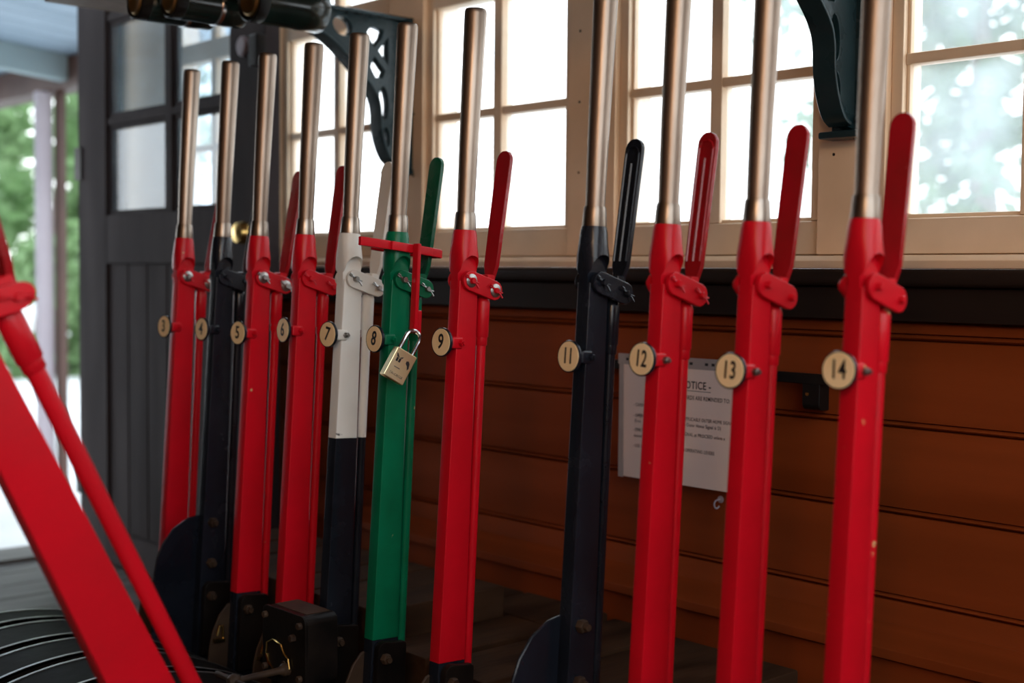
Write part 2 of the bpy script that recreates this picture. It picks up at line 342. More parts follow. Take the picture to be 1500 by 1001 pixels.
# ---- the open door, swung back parallel to the window wall
dr = empty('door_1', (-2.755, .44, ZF)); tag(dr, 'dark grey half-glazed door standing open against the windows', kind='structure')
def dbx(nm, x0, x1, z0, z1, y0=-.02, y1=.02, b=.003, m=DOORM): return MB().box(x0+2.755, x1+2.755, y0, y1, z0-ZF, z1-ZF).obj(nm, m, dr, b, 2)
DX0, DX1, DT = -2.755, -1.79, 1.22
dbx('stile', DX0, -2.585, ZF+.012, DT); dbx('stile', -1.945, DX1, ZF+.012, DT)
dbx('bottom_rail', -2.585, -1.945, ZF+.012, ZF+.10); dbx('middle_rail', -2.585, -1.945, .02, .150); dbx('top_rail', -2.585, -1.945, 1.10, DT)
dbx('glazing_bar', -2.262, -2.228, .150, 1.10, -.016, .016)
for z in (.398, .672, .90): dbx('glazing_bar', -2.585, -1.945, z-.010, z+.010, -.015, .015)
xs = [-2.585, -2.579+.002]
bx0 = -2.585
for k in range(6):
    w = .64/6; dbx('panel_board', bx0+k*w+.002, bx0+(k+1)*w-.002, ZF+.10, .02, -.010, .010, .004)
for (a, b) in ((-2.585, -2.262), (-2.228, -1.945)):
    for (c, d) in ((.150, .388), (.408, .662), (.682, .89), (.91, 1.10)):
        dbx('pane', a, b, c, d, -.002, .002, 0, DGLASS)
        for (q0, q1, e0, e1) in ((a, a+.012, c, d), (b-.012, b, c, d), (a, b, c, c+.012), (a, b, d-.012, d)):
            dbx('glazing_bead', q0, q1, e0, e1, -.010, -.003, .001, CREAMW if False else DOORM)
kn = MB().lathe([(.008, 0), (.010, -.02), (.022, -.03), (.027, -.045), (.022, -.06), (.0, -.064)], 'y', (-1.812+2.755, -.02, .088-ZF), 20).obj('door_knob', BRASS, dr)
MB().lathe([(.024, 0), (.024, -.004), (.018, -.007)], 'y', (-1.812+2.755, -.02, .088-ZF), 20).obj('rose', BRASS, kn)
MB().lathe([(.023, 0), (.023, -.006), (.018, -.010), (.0, -.010)], 'y', (-1.880+2.755, -.02, .514-ZF), 20).obj('lock_cylinder', POSTM, dr)
dbx('rim_latch', -1.822, -1.785, .46, .530, -.045, -.02, .004, CAST)
for z in (-.62, .25, 1.0): dbx('hinge', DX0-.01, DX0+.03, z, z+.09, -.026, -.018, .001, CAST)

# ================================================================== THE LEVERS
S = .133
PY, PZ = -.0275, -1.42                       # fulcrum line of the levers
LEAN = math.radians(-2.8)
DXL = {3: -.002, 4: .004, 5: -.005, 6: .004, 7: -.002, 8: -.012, 9: .0125, 10: 0, 11: .003, 12: -.006, 13: -.005, 14: .005}
DISCZ = {3: .002, 4: .002, 5: .004, 6: -.006, 7: -.004, 8: -.002, 9: -.004, 11: .003, 12: 0, 13: .006, 14: -.003, 10: 0}
def LX(n): return (n-14)*S+DXL[n]
A = .011                                     # half thickness of the bar
# ---- shared part meshes (lever frame of reference: fulcrum at 0, z up the bar)
def bar_sec(w): # half depth of the bar at height w
    t = (w-.87)/(1.40-.87); return .024+(.0172-.024)*t
def sec(w, hx, hy, rd, cy=0.0, n=3): return [(p[0], p[1]+cy, w) for p in rrect(-hx, hx, -hy, hy, rd, n)]
PM = {}
def bar_mesh(w0, w1, nm):
    mb = MB(); ws = [w0+(w1-w0)*i/6 for i in range(7)]
    return mb.rings([sec(w, A, bar_sec(w), .0013) for w in ws]).mesh(nm)
# upper bar with the round head, hollowed on both sides
def sup(w, hx, hy, cy, e=3.0, n=32):
    q = []
    for j in range(n):
        a = 2*math.pi*j/n; c, s = math.cos(a), math.sin(a)
        q.append((hx*math.copysign(abs(c)**(2/e), c), cy+hy*math.copysign(abs(s)**(2/e), s), w))
    return q
head = MB().rings([sup(1.345, .0150, .0168, 0, 6), sup(1.385, .0165, .0165, 0, 5), sup(1.415, .0182, .0172, -.001, 4.5), sup(1.432, .0188, .0178, -.002, 3.6), sup(1.447, .0192, .0184, -.0025, 3),
                   sup(1.462, .0180, .0180, -.003, 2.4), sup(1.478, .0172, .0172, -.003, 2.1), sup(1.4845, .0160, .0160, -.003, 2)]).mesh('head')
cut = []
for s in (-1, 1):
    pr = [(-.025, 1.30), (.025, 1.30), (.025, 1.414), (.0172, 1.416)]+arc(-.0012, 1.432, .0165, 0, 180, 16)+[(-.0196, 1.416), (-.025, 1.414)]
    cut.append(MB().prism(pr, 'x', s*(A-.0035), s*.05).mesh('c'))
head = boolean_cut(head, cut)
def joined(a, b, nm):
    bm = bmesh.new(); bm.from_mesh(a); bm.from_mesh(b); me = bpy.data.meshes.new(nm); bm.to_mesh(me); bm.free()
    for p in me.polygons: p.use_smooth = True
    me.materials.clear(); me.set_sharp_from_angle(angle=math.radians(32)); return me
PM['bar'] = joined(bar_mesh(.868, 1.412, 'b'), head, 'lever_bar')
PM['lower'] = bar_mesh(.655, .8685, 'lower_bar')
PM['bar7'] = joined(bar_mesh(1.161, 1.412, 'b'), head, 'lever_bar'); PM['lower7'] = bar_mesh(.655, 1.1615, 'lower_bar')
def tilt(rs): return rs
PM['collar'] = MB().rings([sup(1.4835, .0158, .0158, -.003, 2), sup(1.486, .0160, .0160, -.003, 2), sup(1.5065, .0146, .0146, -.003, 2), sup(1.510, .0138, .0138, -.003, 2)]).mesh('collar')
PM['handle'] = MB().rings([sup(1.5085, .0126, .0126, -.003, 2), sup(1.60, .0137, .0137, -.003, 2), sup(1.70, .0149, .0149, -.002, 2), sup(1.792, .0160, .0160, -.001, 2), sup(1.7965, .0156, .0156, -.001, 2), sup(1.799, .0142, .0142, -.001, 2), sup(1.800, .0100, .0100, -.001, 2)]).mesh('grip_handle', ang=50)
FB, RB = (-.002, 1.413), (.0440, 1.401)      # front and rear pins of the catch bracket (y, w)
PM['plateR'] = MB().prism(stadium(FB, RB, .0142), 'x', A+.0003, A+.0072).mesh('bracket_plate', .0015, 2)
PM['plateL'] = MB().prism(stadium(FB, RB, .0142), 'x', -A-.0072, -A-.0003).mesh('bracket_plate', .0015, 2)
def pin(y, w, nm):
    mb = MB(); mb.lathe([(.0045, -.022), (.0062, -.0235), (.0062, -.0185), (.0048, -.018), (.0048, .020), (.0062, .0205), (.0062, .0245), (.0045, .026)], 'x', (0, y, w), 12)
    return mb.mesh(nm)
PM['pinF'] = MB().lathe([(.0060, -.0265), (.0078, -.0245), (.0078, -.0190), (.0045, -.0185), (.0045, .0235), (.0038, .0250)], 'x', (0, *FB), 14).mesh('bracket_pin')
PM['pinR'] = MB().lathe([(.0060, -.0250), (.0070, -.0240), (.0070, -.0190), (.0042, -.0185), (.0042, .0225), (.0035, .0240)], 'x', (0, *RB), 14).mesh('bracket_pin')
def split(y, w):
    mb = MB()
    for s, a in ((.0012, .25), (-.0012, -.35)):
        mb.tube([(.0205, y-.008, w+.005), (.0212, y, w+s), (.0218, y+.006, w-.003+s), (.0225, y+.0105, w-.006+a*.012)], .0012, 6)
    mb.tube([(.0212, y-.007, w+.006), (.0212, y-.0115, w+.0085), (.0212, y-.0135, w+.0065), (.0212, y-.0085, w+.0035)], .0012, 6)
    return mb.mesh('split_pin')
PM['washF'] = MB().lathe([(.0098, A+.0070), (.0098, A+.0086), (.0092, A+.0090)], 'x', (0, *FB), 18).mesh('washer'); PM['washR'] = MB().lathe([(.0098, A+.0070), (.0098, A+.0086), (.0092, A+.0090)], 'x', (0, *RB), 18).mesh('washer')
PM['splitF'] = split(*FB); PM['splitR'] = split(*RB)
# catch handle: flat blade, broad side to the signalman, rounded top
def blade():
    B0, B1 = Vector((0, .0475, 1.408)), Vector((0, .0690, 1.607)); d = (B1-B0).normalized(); nrm = Vector((0, d.z, -d.y)).normalized()
    L = (B1-B0).length; pts = []
    out = [(.0075, 0), (.0085, .012), (.0135, .030), (.0142, .08), (.0150, L-.022)]+[(.0150*math.cos(math.radians(a)), L-.017+.016*math.sin(math.radians(a))) for a in (15, 35, 55, 75)]
    poly = out+[(-x, t) for x, t in reversed(out)]
    mb = MB(); mb.rings([[tuple(B0+Vector((x, 0, 0))+d*t+nrm*o) for x, t in poly] for o in (-.0035, .0035)])
    return mb, B0, d, nrm, L
bmb, B0, Bd, Bn, BL = blade()
PM['blade'] = bmb.mesh('catch_handle', .0013, 2)
PM['eye'] = MB().lathe([(.0105, -A+.001), (.0105, A-.001)], 'x', (0, *RB), 18).box(-.0095, .0095, .036, .050, 1.402, 1.424).mesh('eye', .001, 1)
g = MB()
loop = [(-.0105, .035), (-.0110, BL-.03)]+[(.0110*math.cos(math.radians(a)), BL-.024+.012*math.sin(math.radians(a))) for a in (170, 140, 110, 70, 40, 10)]+[(.0110, BL-.03), (.0105, .035)]
g.tube([tuple(B0+Vector((x, 0, 0))+Bd*t-Bn*.0036) for x, t in loop], .0021, 6)
g.tube([tuple(B0+Bd*t-Bn*.0036) for t in (.035, BL-.035)], .0022, 6)
PM['ridge'] = g.mesh('grip_ridge')
RY = .0372
PM['sleeve'] = MB().lathe([(.0095, 1.333), (.0102, 1.3345), (.0102, 1.383), (.0090, 1.388), (.0060, 1.392)], 'z', (0, RY, 0), 16).lathe([(.0082, 1.321), (.0088, 1.322), (.0088, 1.333)], 'z', (0, RY, 0), 16).mesh('rod_sleeve')
PM['rod'] = MB().lathe([(.0070, .84), (.0072, 1.322)], 'z', (0, RY, 0), 14).mesh('catch_rod')
PM['rod7'] = MB().lathe([(.0070, 1.161), (.0072, 1.322)], 'z', (0, RY, 0), 14).mesh('catch_rod'); PM['rodlow7'] = MB().lathe([(.0070, .72), (.0070, 1.1612)], 'z', (0, RY, 0), 14).mesh('rod_foot')
PM['rodlow'] = MB().lathe([(.0070, .72), (.0070, .8405)], 'z', (0, RY, 0), 14).mesh('rod_foot')
PM['clamp'] = MB().box(-A-.0035, A+.0035, -.0275, -.0075, -.0085, .0085).mesh('plate_clamp', .003, 3)
PM['cbolt'] = MB().lathe([(.0048, A+.003), (.0048, A+.0085), (.0040, A+.0095)], 'x', (0, -.0125, 0), 6).lathe([(.0026, A+.009), (.0026, A+.0125)], 'x', (0, -.0125, 0), 8).mesh('clamp_bolt')
PM['plate'] = MB().lathe([(.0090, .0), (.0105, .0030), (.0195, .0045), (.0206, .0052), (.0208, .0084), (.0204, .0094), (.0194, .0094), (.0192, .0086), (.0, .0086)], 'y', (0, 0, 0), 40).mesh('number_plate')
PM['face'] = MB().lathe([(.0191, .0), (.0191, .0008), (.0186, .0013), (.0, .0014)], 'y', (0, 0, 0), 36).mesh('plate_face', ang=20)
sh = [(-.022, .735), (-.022, .845)]+arc(-.008, .853, .014, 180, 90, 6)+[(.022, .864)]+arc(.026, .858, .006, 90, 0, 4)+[(.032, .735)]
PM['shoe'] = MB().prism([(p[0], p[1]) for p in sh], 'x', A, A+.013).mesh('shoe', .003, 2)
PM['shoebolt'] = MB().lathe([(.0085, A+.012), (.0085, A+.020), (.0070, A+.022)], 'x', (0, -.010, .842), 6).lathe([(.0045, A+.021), (.0045, A+.027)], 'x', (0, -.010, .842), 10).mesh('shoe_bolt')
# quarter-round segment plates in front of the bar
def segment(top, depth, nm):
    pts = [(.0, .72), (.0, top)]+[( -depth*math.sin(math.radians(a))-.012, top-.10*(1-math.cos(math.radians(a)))) for a in (0, 20, 40, 60, 75, 90)]+[(-depth-.014, top-.16), (-depth-.010, .72)]
    return MB().prism(pts, 'x', -.0132, -.0085).mesh(nm, .0012, 1)
PM['segT'] = segment(.985, .092, 'segment_plate'); PM['segL'] = segment(.852, .050, 'segment_plate')
def segbolt(w): return MB().lathe([(.0090, A), (.0090, A+.008), (.0075, A+.010)], 'x', (0, -.006, w), 6).lathe([(.0046, A+.009), (.0046, A+.016)], 'x', (0, -.006, w), 10).mesh('segment_bolt')
PM['segb1'] = segbolt(.972); PM['segb2'] = segbolt(.899)
PM['latch'] = MB().tube([(-.004, -.050, .795), (-.004, -.046, .812), (-.004, -.040, .812), (-.004, -.038, .790)], .0022, 8).box(-.008, .0, -.056, -.036, .784, .790).mesh('catch_latch')

KIND = {3: ('red', RED), 4: ('black', BLACK), 5: ('red', RED), 6: ('red', RED), 7: ('white', WHITE), 8: ('green', GREEN), 9: ('red', RED),
        10: ('red', RED), 11: ('black', BLACK), 12: ('red', RED), 13: ('red', RED), 14: ('red', REDC)}
LAB = {3: 'red signal lever with number plate 3, at the far end beside the dark door',
       4: 'glossy black points lever with number plate 4 and rounded black side plate',
       5: 'red signal lever with number plate 5 between black lever 4 and lever 6',
       6: 'red signal lever with number plate 6 rising behind the black lock box',
       7: 'white-topped lever with black lower half and number plate 7',
       8: 'green lever with number plate 8, chained off by a red clamp and brass padlock',
       9: 'red signal lever with number plate 9 just after the padlocked green lever',
       10: 'red lever pulled right over towards the signalman, apart from the upright row',
       11: 'glossy black points lever with number plate 11 and grooved black catch handle',
       12: 'red signal lever with number plate 12 and grooved red catch handle',
       13: 'red signal lever with number plate 13 in front of the notice edge',
       14: 'red chipped signal lever with number plate 14, last of the row'}
LAB[8] = 'green lever with number plate 8, held by a red clamp and brass padlock'
YAWD = {3: 4, 4: 2, 5: 6, 6: -4, 7: 4, 8: 0, 9: 2, 11: -2, 12: 0, 13: 2, 14: 3}
ROLD = {3: -2, 4: 3, 5: 0, 6: 2, 7: 10, 8: 12, 9: 8, 11: 2, 12: 4, 13: 2, 14: -1}
BLADE = {5: 1.5, 3: 3.0, 6: -.5, 12: 0, 13: .5, 14: -1.8, 11: 0, 4: 2}
LEVER = {}
def make_lever(n):
    cname, cm = KIND[n]
    t = empty('signal_lever', (LX(n), PY, PZ), (LEAN, 0, 0)); LEVER[n] = t
    tag(t, LAB[n], 'lever', 'levers of the signal frame')
    if n == 10: t.location = (LX(n), -.1014, -1.3122); t.rotation_euler = (math.radians(26.16), 0, 0); t.scale = (1.2, 1.45, 1)
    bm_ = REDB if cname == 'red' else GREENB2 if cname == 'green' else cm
    def P(key, nm, m, par=None): return mobj(nm, PM[key], m, par or t)
    b = P('bar7' if n == 7 else 'bar', 'lever_bar', cm); b['label'] = '%s painted bar with hollowed round head' % cname
    lo = P('lower7' if n == 7 else 'lower', 'lower_bar', BLACK); lo['label'] = 'black lower bar'
    P('collar', 'collar', COLLAR); h = P('handle', 'grip_handle', STEEL); h['label'] = 'bare worn steel grip handle'
    P('plateR', 'bracket_plate', cm); P('plateL', 'bracket_plate', cm)
    pf = P('pinF', 'bracket_pin', cm if n not in (3, 5, 7, 8) else BARE); pr = P('pinR', 'bracket_pin', cm if n not in (3, 5, 7, 8) else BARE)
    if n in (3, 5, 9): P('washF', 'washer', BARE, pf); P('washR', 'washer', BARE, pr)
    if n not in (13, 14):
        P('splitF', 'split_pin', BARE if n in (5, 7, 8) else cm, pf); P('splitR', 'split_pin', BARE if n in (5, 7, 8) else cm, pr)
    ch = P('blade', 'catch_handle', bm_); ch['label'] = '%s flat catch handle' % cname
    P('eye', 'catch_eye', cm, ch)
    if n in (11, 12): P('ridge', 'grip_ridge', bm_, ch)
    a = math.radians(BLADE.get(n, 0))            # each blade leans a little differently about its rear pin
    ch.matrix_local = Matrix.Translation((0, *RB)) @ Matrix.Rotation(-a, 4, 'X') @ Matrix.Translation((0, -RB[0], -RB[1]))
    rd = P('rod7' if n == 7 else 'rod', 'catch_rod', cm); P('sleeve', 'rod_sleeve', cm, rd)
    P('rodlow7' if n == 7 else 'rodlow', 'rod_foot', BLACK)
    # number plate
    if n != 10:
        w = 1.32-DISCZ[n]
        yf = -bar_sec(w)+.0175
        c = P('clamp', 'plate_clamp', cm); c.location = (0, yf, w); P('cbolt', 'clamp_bolt', cm if n not in (7, 12, 13, 14) else BARE, c)
        pl = P('plate', 'number_plate', BLACK)
        pl.matrix_local = Matrix.Translation((-.002, yf-.0265, w)) @ Matrix.Rotation(math.radians(YAWD[n]), 4, 'Z') @ Matrix.Rotation(math.radians(ROLD[n]), 4, 'Y') @ Matrix.Rotation(math.pi, 4, 'Z')
        pl['label'] = 'round number plate reading %d' % n
        fc = P('face', 'plate_face', IVORY, pl); fc.location.y = .0086
        tm = text_mesh('numeral', str(n), .0300 if n < 10 else .0285, .0003, sx=.80 if n < 10 else .66, bold=.00045)
        nm = mobj('numeral', tm, INK, pl)
        nm.matrix_local = Matrix.Translation((0, .0101, 0)) @ Matrix.Rotation(math.pi, 4, 'Z') @ Matrix.Rotation(math.pi/2, 4, 'X')
    if n != 10: s = P('shoe', 'shoe', CAST); P('shoebolt', 'shoe_bolt', RUST, s)
    if n in (4, 11):
        sg = P('segT', 'segment_plate', BLACK); P('segb1', 'segment_bolt', RUST, sg); P('segb2', 'segment_bolt', RUST, sg)
    elif n not in (7, 10):
        sg = P('segL', 'segment_plate', RUST)
        if n in (5, 6): P('latch', 'catch_latch', BRASS, sg)
    return t
for n in range(3, 15): make_lever(n)

# ---- red lever clamp on lever 8, and its padlock
M8 = LEVER[8].location.copy()
lc = empty('lever_clamp', M8, (LEAN, 0, 0)); tag(lc, 'red steel locking clamp fixed across the green lever', 'clamp')
tl = math.radians(-4.5)
def bar3(mb, y0, y1, w0, w1, h, x0, x1): # sloped flat bar
    mb.add([(x0,y0,w0-h),(x1,y0,w0-h),(x1,y1,w1-h),(x0,y1,w1-h),(x0,y0,w0+h),(x1,y0,w0+h),(x1,y1,w1+h),(x0,y1,w1+h)],
           [(0,3,2,1),(4,5,6,7),(0,1,5,4),(1,2,6,5),(2,3,7,6),(3,0,4,7)])
mb = MB(); bar3(mb, -.032, .046, 1.4625, 1.4575, .0066, .0195, .0275); cb = mb.obj('strap', RED, lc, .0015, 2)
mb = MB(); bar3(mb, -.086, -.030, 1.4655, 1.4628, .0066, .0150, .0225); mb.obj('strap_tail', RED, lc, .0015, 2)
mb = MB(); bar3(mb, -.032, .062, 1.4625, 1.4565, .0066, -.0275, -.0195); mb.obj('strap', RED, lc, .0015, 2)
mb = MB(); bar3(mb, .044, .064, 1.4578, 1.4562, .0066, .0175, .0250); mb.obj('strap_tail', RED, lc, .0015, 2)
mb = MB(); mb.box(-.0275, .0250, .0625, .0665, 1.449, 1.462).obj('end_pin', RED, lc, .0015, 2)
ha = MB(); ha.box(.0275, .0405, .006, .0130, 1.333, 1.468).obj('hasp', RED, lc, .0018, 2)
MB().box(.0300, .0380, .0135, .0215, 1.331, 1.368).obj('hasp_tongue', RED, lc, .0018, 2)
MB().lathe([(.0040, .005), (.0040, .0135)], 'y', (.034, .0, 1.345), 10).obj('hasp_rivet', RED, lc)

pk = empty('padlock', (LX(8)+.0475, .0085, -.1355), (math.radians(-30), 0, math.radians(-14))); tag(pk, 'small brass padlock hanging from the red clamp', 'padlock')
body = MB(); poly = rrect(-.0180, .0180, -.0235, .0235, .002, 3)
body.prism(poly, 'x', -.0080, .0080).obj('body', LOCKB, pk, .0016, 2)
MB().box(-.0060, .0060, -.0160, .0160, -.0242, -.0232).obj('base_plate', BRASS, pk, .0003, 1)
pts = [(0, -.0115, .018), (0, -.0115, .046)]+[(0, .0115*math.cos(math.radians(a)), .046+.0115*math.sin(math.radians(a))) for a in range(165, 0, -15)]+[(0, .0115, .046), (0, .0115, .018)]
MB().tube(pts, .0031, 10).obj('shackle', CHROME, pk)
def on_lock(me, y, z, sc=1):
    o = mobj('engraving', me, INK, pk); o.matrix_local = Matrix.Translation((.00815, y, z)) @ Matrix.Rotation(math.pi/2, 4, 'Z') @ Matrix.Rotation(math.pi/2, 4, 'X'); return o
on_lock(text_mesh('engraving', 'TRI-CIRCLE', .0048, .0001, sx=.9), .000, -.0150)
MB().box(.0080, .00820, -.0090, .0010, -.0052, -.0040).obj('engraving', INKG, pk)
em = MB()
for (y0, y1, z0, z1) in ((-.0115, -.0082, .0035, .0095), (-.0070, -.0037, .0035, .0095)): em.box(.0080, .00825, y0, y1, z0, z1)
em.prism([(-.0145, .0150), (-.0125, .0150), (-.0090, .0115), (-.0070, .0100), (-.0050, .0115), (-.0015, .0135), (-.0030, .0100), (-.0120, .0100)], 'x', .0080, .00825)
em.prism([(.0050, .0105), (.0085, .0120), (.0115, .0090), (.0135, .0020), (.0120, -.0010), (.0095, .0040), (.0055, .0070)], 'x', .0080, .00825)
em.obj('emblem', INK, pk)

# ================================================================== THE LEVER FRAME (arched covers, rear deck)
fr = empty('quadrant_stand', (0, 0, ZF)); tag(fr, 'black iron stand with arched slotted covers at the foot of the levers', 'stand')
AY, AZ, AR = -.28, -.611, .50
def arcz(y): return AZ-(AR-math.sqrt(AR*AR-(y-AY)**2))
ys = [-.60+.64*i/28 for i in range(29)]
edges = [(2.35-14)*S]+[(n-14)*S for n in range(3, 15)]+[(14.7-14)*S]
for i in range(len(edges)-1):
    x0 = edges[i]+(.0 if i == 0 else .0145+DXL.get(2+i, 0)); x1 = edges[i+1]-(.0 if i == len(edges)-2 else .0145-DXL.get(3+i, 0))
    top = [(y, arcz(y)-ZF) for y in ys]
    c = MB().prism([(-.60, 0)]+top+[(.04, 0)], 'x', x0, x1).obj('quadrant_cover', COVERM, fr, ang=30)
    for xe, s in ((x0, 1), (x1, -1)):            # bright worn lip along each slot
        if (i == 0 and s == 1): pass
        p = [(y, arcz(y)-ZF+.0012) for y in ys]+[(y, arcz(y)-ZF-.004) for y in reversed(ys)]
        a, b = sorted((xe, xe+s*.0055)); MB().prism(p, 'x', a-.0004, b).obj('slot_lip', BARE, c, ang=30)
# brass bush on the side of the frame
bb = MB().lathe([(.022, 0), (.022, -.010), (.018, -.012), (.018, -.024), (.012, -.028), (.012, -.040), (.003, -.044), (.0, -.046)], 'y', (-1.395, -.0, -.672-ZF), 18).obj('brass_bush', RUST, fr)
# rear deck of dark boards behind the levers
def deck(x0, x1, y0, y1, zt, label):
    o = MB().box(x0, x1, y0, y1, 0, zt-ZF).obj('deck_board', DECKM, fr, .004, 2); return o
for k in range(7): deck(-1.62+k*.1012, -1.62+(k+1)*.1012-.004, .085, .363, -.545-.0012*(k % 3), '')
deck(-1.62, -1.01, .368, .50, -.594, ''); deck(-1.006, -.800, .368, .505, -.594, ''); deck(-.905, -.790, .085, .364, -.594, '')
deck(-.784, -.650, .085, .505, -.600, ''); deck(-.644, -.395, .085, .505, -.604, '')

# ---- lever lock box in front of lever 7
bx = empty('lever_lock', (-.931, -.0485, arcz(-.074))); tag(bx, 'black iron lock box with a brass-edged cover before the white lever', 'lock box')
h0 = -.520-arcz(-.074)
MB().prism([(p[0], p[1]) for p in rrect(-.059, .059, .024, h0, .014, 5)], 'y', -.0275, .0275).obj('case', CAST, bx, .002, 2)
MB().prism(rrect(-.060, .060, .020, h0+.001, .014, 5), 'y', -.0335, -.0272).obj('cover', CAST, bx, .0012, 2)
MB().box(-.020, .045, -.024, .024, .0, .026).obj('base', CAST, bx, .002, 1)
top = MB().box(-.046, .044, -.020, .022, h0, h0+.0008).obj('worn_top', RUST, bx)
for (a, b) in ((-.048, h0-.014), (.048, h0-.014), (.048, .04), (-.048, .04)):
    MB().lathe([(.0055, -.033), (.0055, -.0385), (.0045, -.040)], 'y', (a, 0, b), 10).obj('cover_screw', RUST, bx)
MB().lathe([(.0062, -.033), (.0062, -.0400), (.0050, -.0415)], 'y', (.030, 0, h0-.036), 6).obj('cover_nut', RUST, bx)
esc = [(-.036, .0), (-.034, .018), (-.018, .026), (.006, .022), (.014, .010), (.026, .004), (.030, -.010), (.022, -.022), (.004, -.022), (-.016, -.020), (-.030, -.012)]
esc = [(a-.008, b+h0-.075) for a, b in esc]
e1 = MB().prism(esc, 'y', -.0355, -.0332).obj('escutcheon', CAST, bx, .0006, 1)
MB().tube([(a, -.0362, b) for a, b in esc]+[(esc[0][0], -.0362, esc[0][1])], .0018, 6).obj('escutcheon_rim', BRASS, e1)
MB().lathe([(.004, -.0355), (.004, -.038)], 'y', (.006, 0, h0-.080), 10).obj('escutcheon_screw', RUST, e1)
sp = MB().lathe([(.010, -.033), (.010, -.042), (.0075, -.044), (.0055, -.050), (.0048, -.125), (.0048, -.128)], 'y', (.012, 0, h0-.066-.022), 14).obj('spindle', RUST, bx); sp['label'] = 'turned brown spindle'
MB().lathe([(.0, -.1385), (.006, -.1370), (.0100, -.132), (.0112, -.1275), (.0100, -.122), (.006, -.117), (.0, -.116)], 'y', (.012, 0, h0-.088), 16).obj('ball', RUST, sp)
MB().lathe([(.0045, -.050), (.0052, -.046), (.0046, -.01), (.0046, .01), (.0052, .046), (.0045, .050)], 'x', (.012, -.1275, h0-.088), 12).obj('cross_handle', RUST, sp)

# ================================================================== NOTICE, RAIL, HOOK
nt = empty('notice_sheet', (-.8035, YW-.0300, -.352)); tag(nt, 'printed white safety notice in a punched plastic sleeve, hung on the rail', 'notice')
MB().box(.002, .297, -.0012, .0, 0, .200).obj('paper', PAPER, nt)
MB().prism([(.0, -.002), (.012, -.002), (.010, .204), (.0, .204)], 'y', -.0020, -.0013).obj('sleeve_edge', SLEEVE, nt)
strip = MB().box(-.003, .300, -.0018, -.0002, .1975, .2160).obj('punched_strip', SLEEVE, nt)
for x in (.016, .030, .160, .193, .207, .262, .276):
    MB().box(x, x+.0065, -.0022, -.0016, .2045, .2090).obj('punch_hole', INK, strip)
def line(body, x, z, size, m=INK, sx=1.0, align='LEFT', bold=0.0):
    me = text_mesh('print', body, size, .00005, align, sx, bold); o = mobj('print', me, m, nt); o.location = (x, -.0014, z); o.rotation_euler = (math.pi/2, 0, 0)
line('- NOTICE -', .2060, .170, .0180, INK, .84, 'RIGHT', .0002)
MB().box(.112, .2060, -.0016, -.0011, .1605, .1613).obj('underline', INK, nt)
line('GUARDS ARE REMINDED TO:', .2465, .1490, .0098, INK, .80, 'RIGHT', .00005)
line('- CARRY', .034, .1280, .0082, INK, .85); line('KEYS', .1465, .1315, .0082, INK, .85, 'RIGHT')
line('- OPERATE', .034, .1095, .0082, INK, .85); line('THE APPLICABLE OUTER HOME SIGNAL', .1330, .1130, .0082, INK, .80, 'LEFT', .0)
line('(Even', .037, .1000, .0078, INKG, .85); line('if the Outer Home Signal is D)', .1370, .1030, .0082, INKG, .84)
line('- ONLY', .034, .0845, .0082, INK, .85); line('THE SIGNAL at PROCEED unless a', .1300, .0870, .0082, INK, .84, 'LEFT', .0)
line('moved', .036, .0740, .0078, INK, .85)
line('- USE A', .034, .0565, .0082, INK, .85); line('WHEN OPERATING LEVERS', .1290, .0600, .0084, INK, .80, 'LEFT', .0)
rl = empty('wall_rail', (-.62, YW, -.15)); tag(rl, 'dark metal rail fixed across the orange wall boards', 'rail')
MB().box(-.27, .245, -.028, -.021, -.0145, .002).obj('bar', CAST, rl, .001, 1)
for x in (.222, -.25):
    p = [(-.0275, -.001), (-.0275, -.035)]+arc(-.0175, -.045, .010, 180, 270, 5)+[(-.001, -.055), (-.001, -.001)]
    b = MB().prism(p, 'x', x-.022, x+.010).obj('rail_bracket', CAST, rl, .001, 1)
    MB().lathe([(.003, -.0278), (.003, -.0292)], 'y', (x-.012, 0, -.030), 8).obj('rail_screw', BRASS, b)
hk = empty('cup_hook', (-.598, YW, -.372)); tag(hk, 'small pale cup hook below the notice sheet', 'hook')
MB().lathe([(.006, 0), (.006, -.0015), (.0025, -.003)], 'y', (0, 0, 0), 12).obj('rose', POSTM, hk)
MB().tube([(0, -.002, 0), (0, -.010, 0)]+[(0, -.010-.007*math.sin(math.radians(a)), -.007+.007*math.cos(math.radians(a))) for a in range(20, 260, 24)], .0014, 8).obj('hook_wire', POSTM, hk)

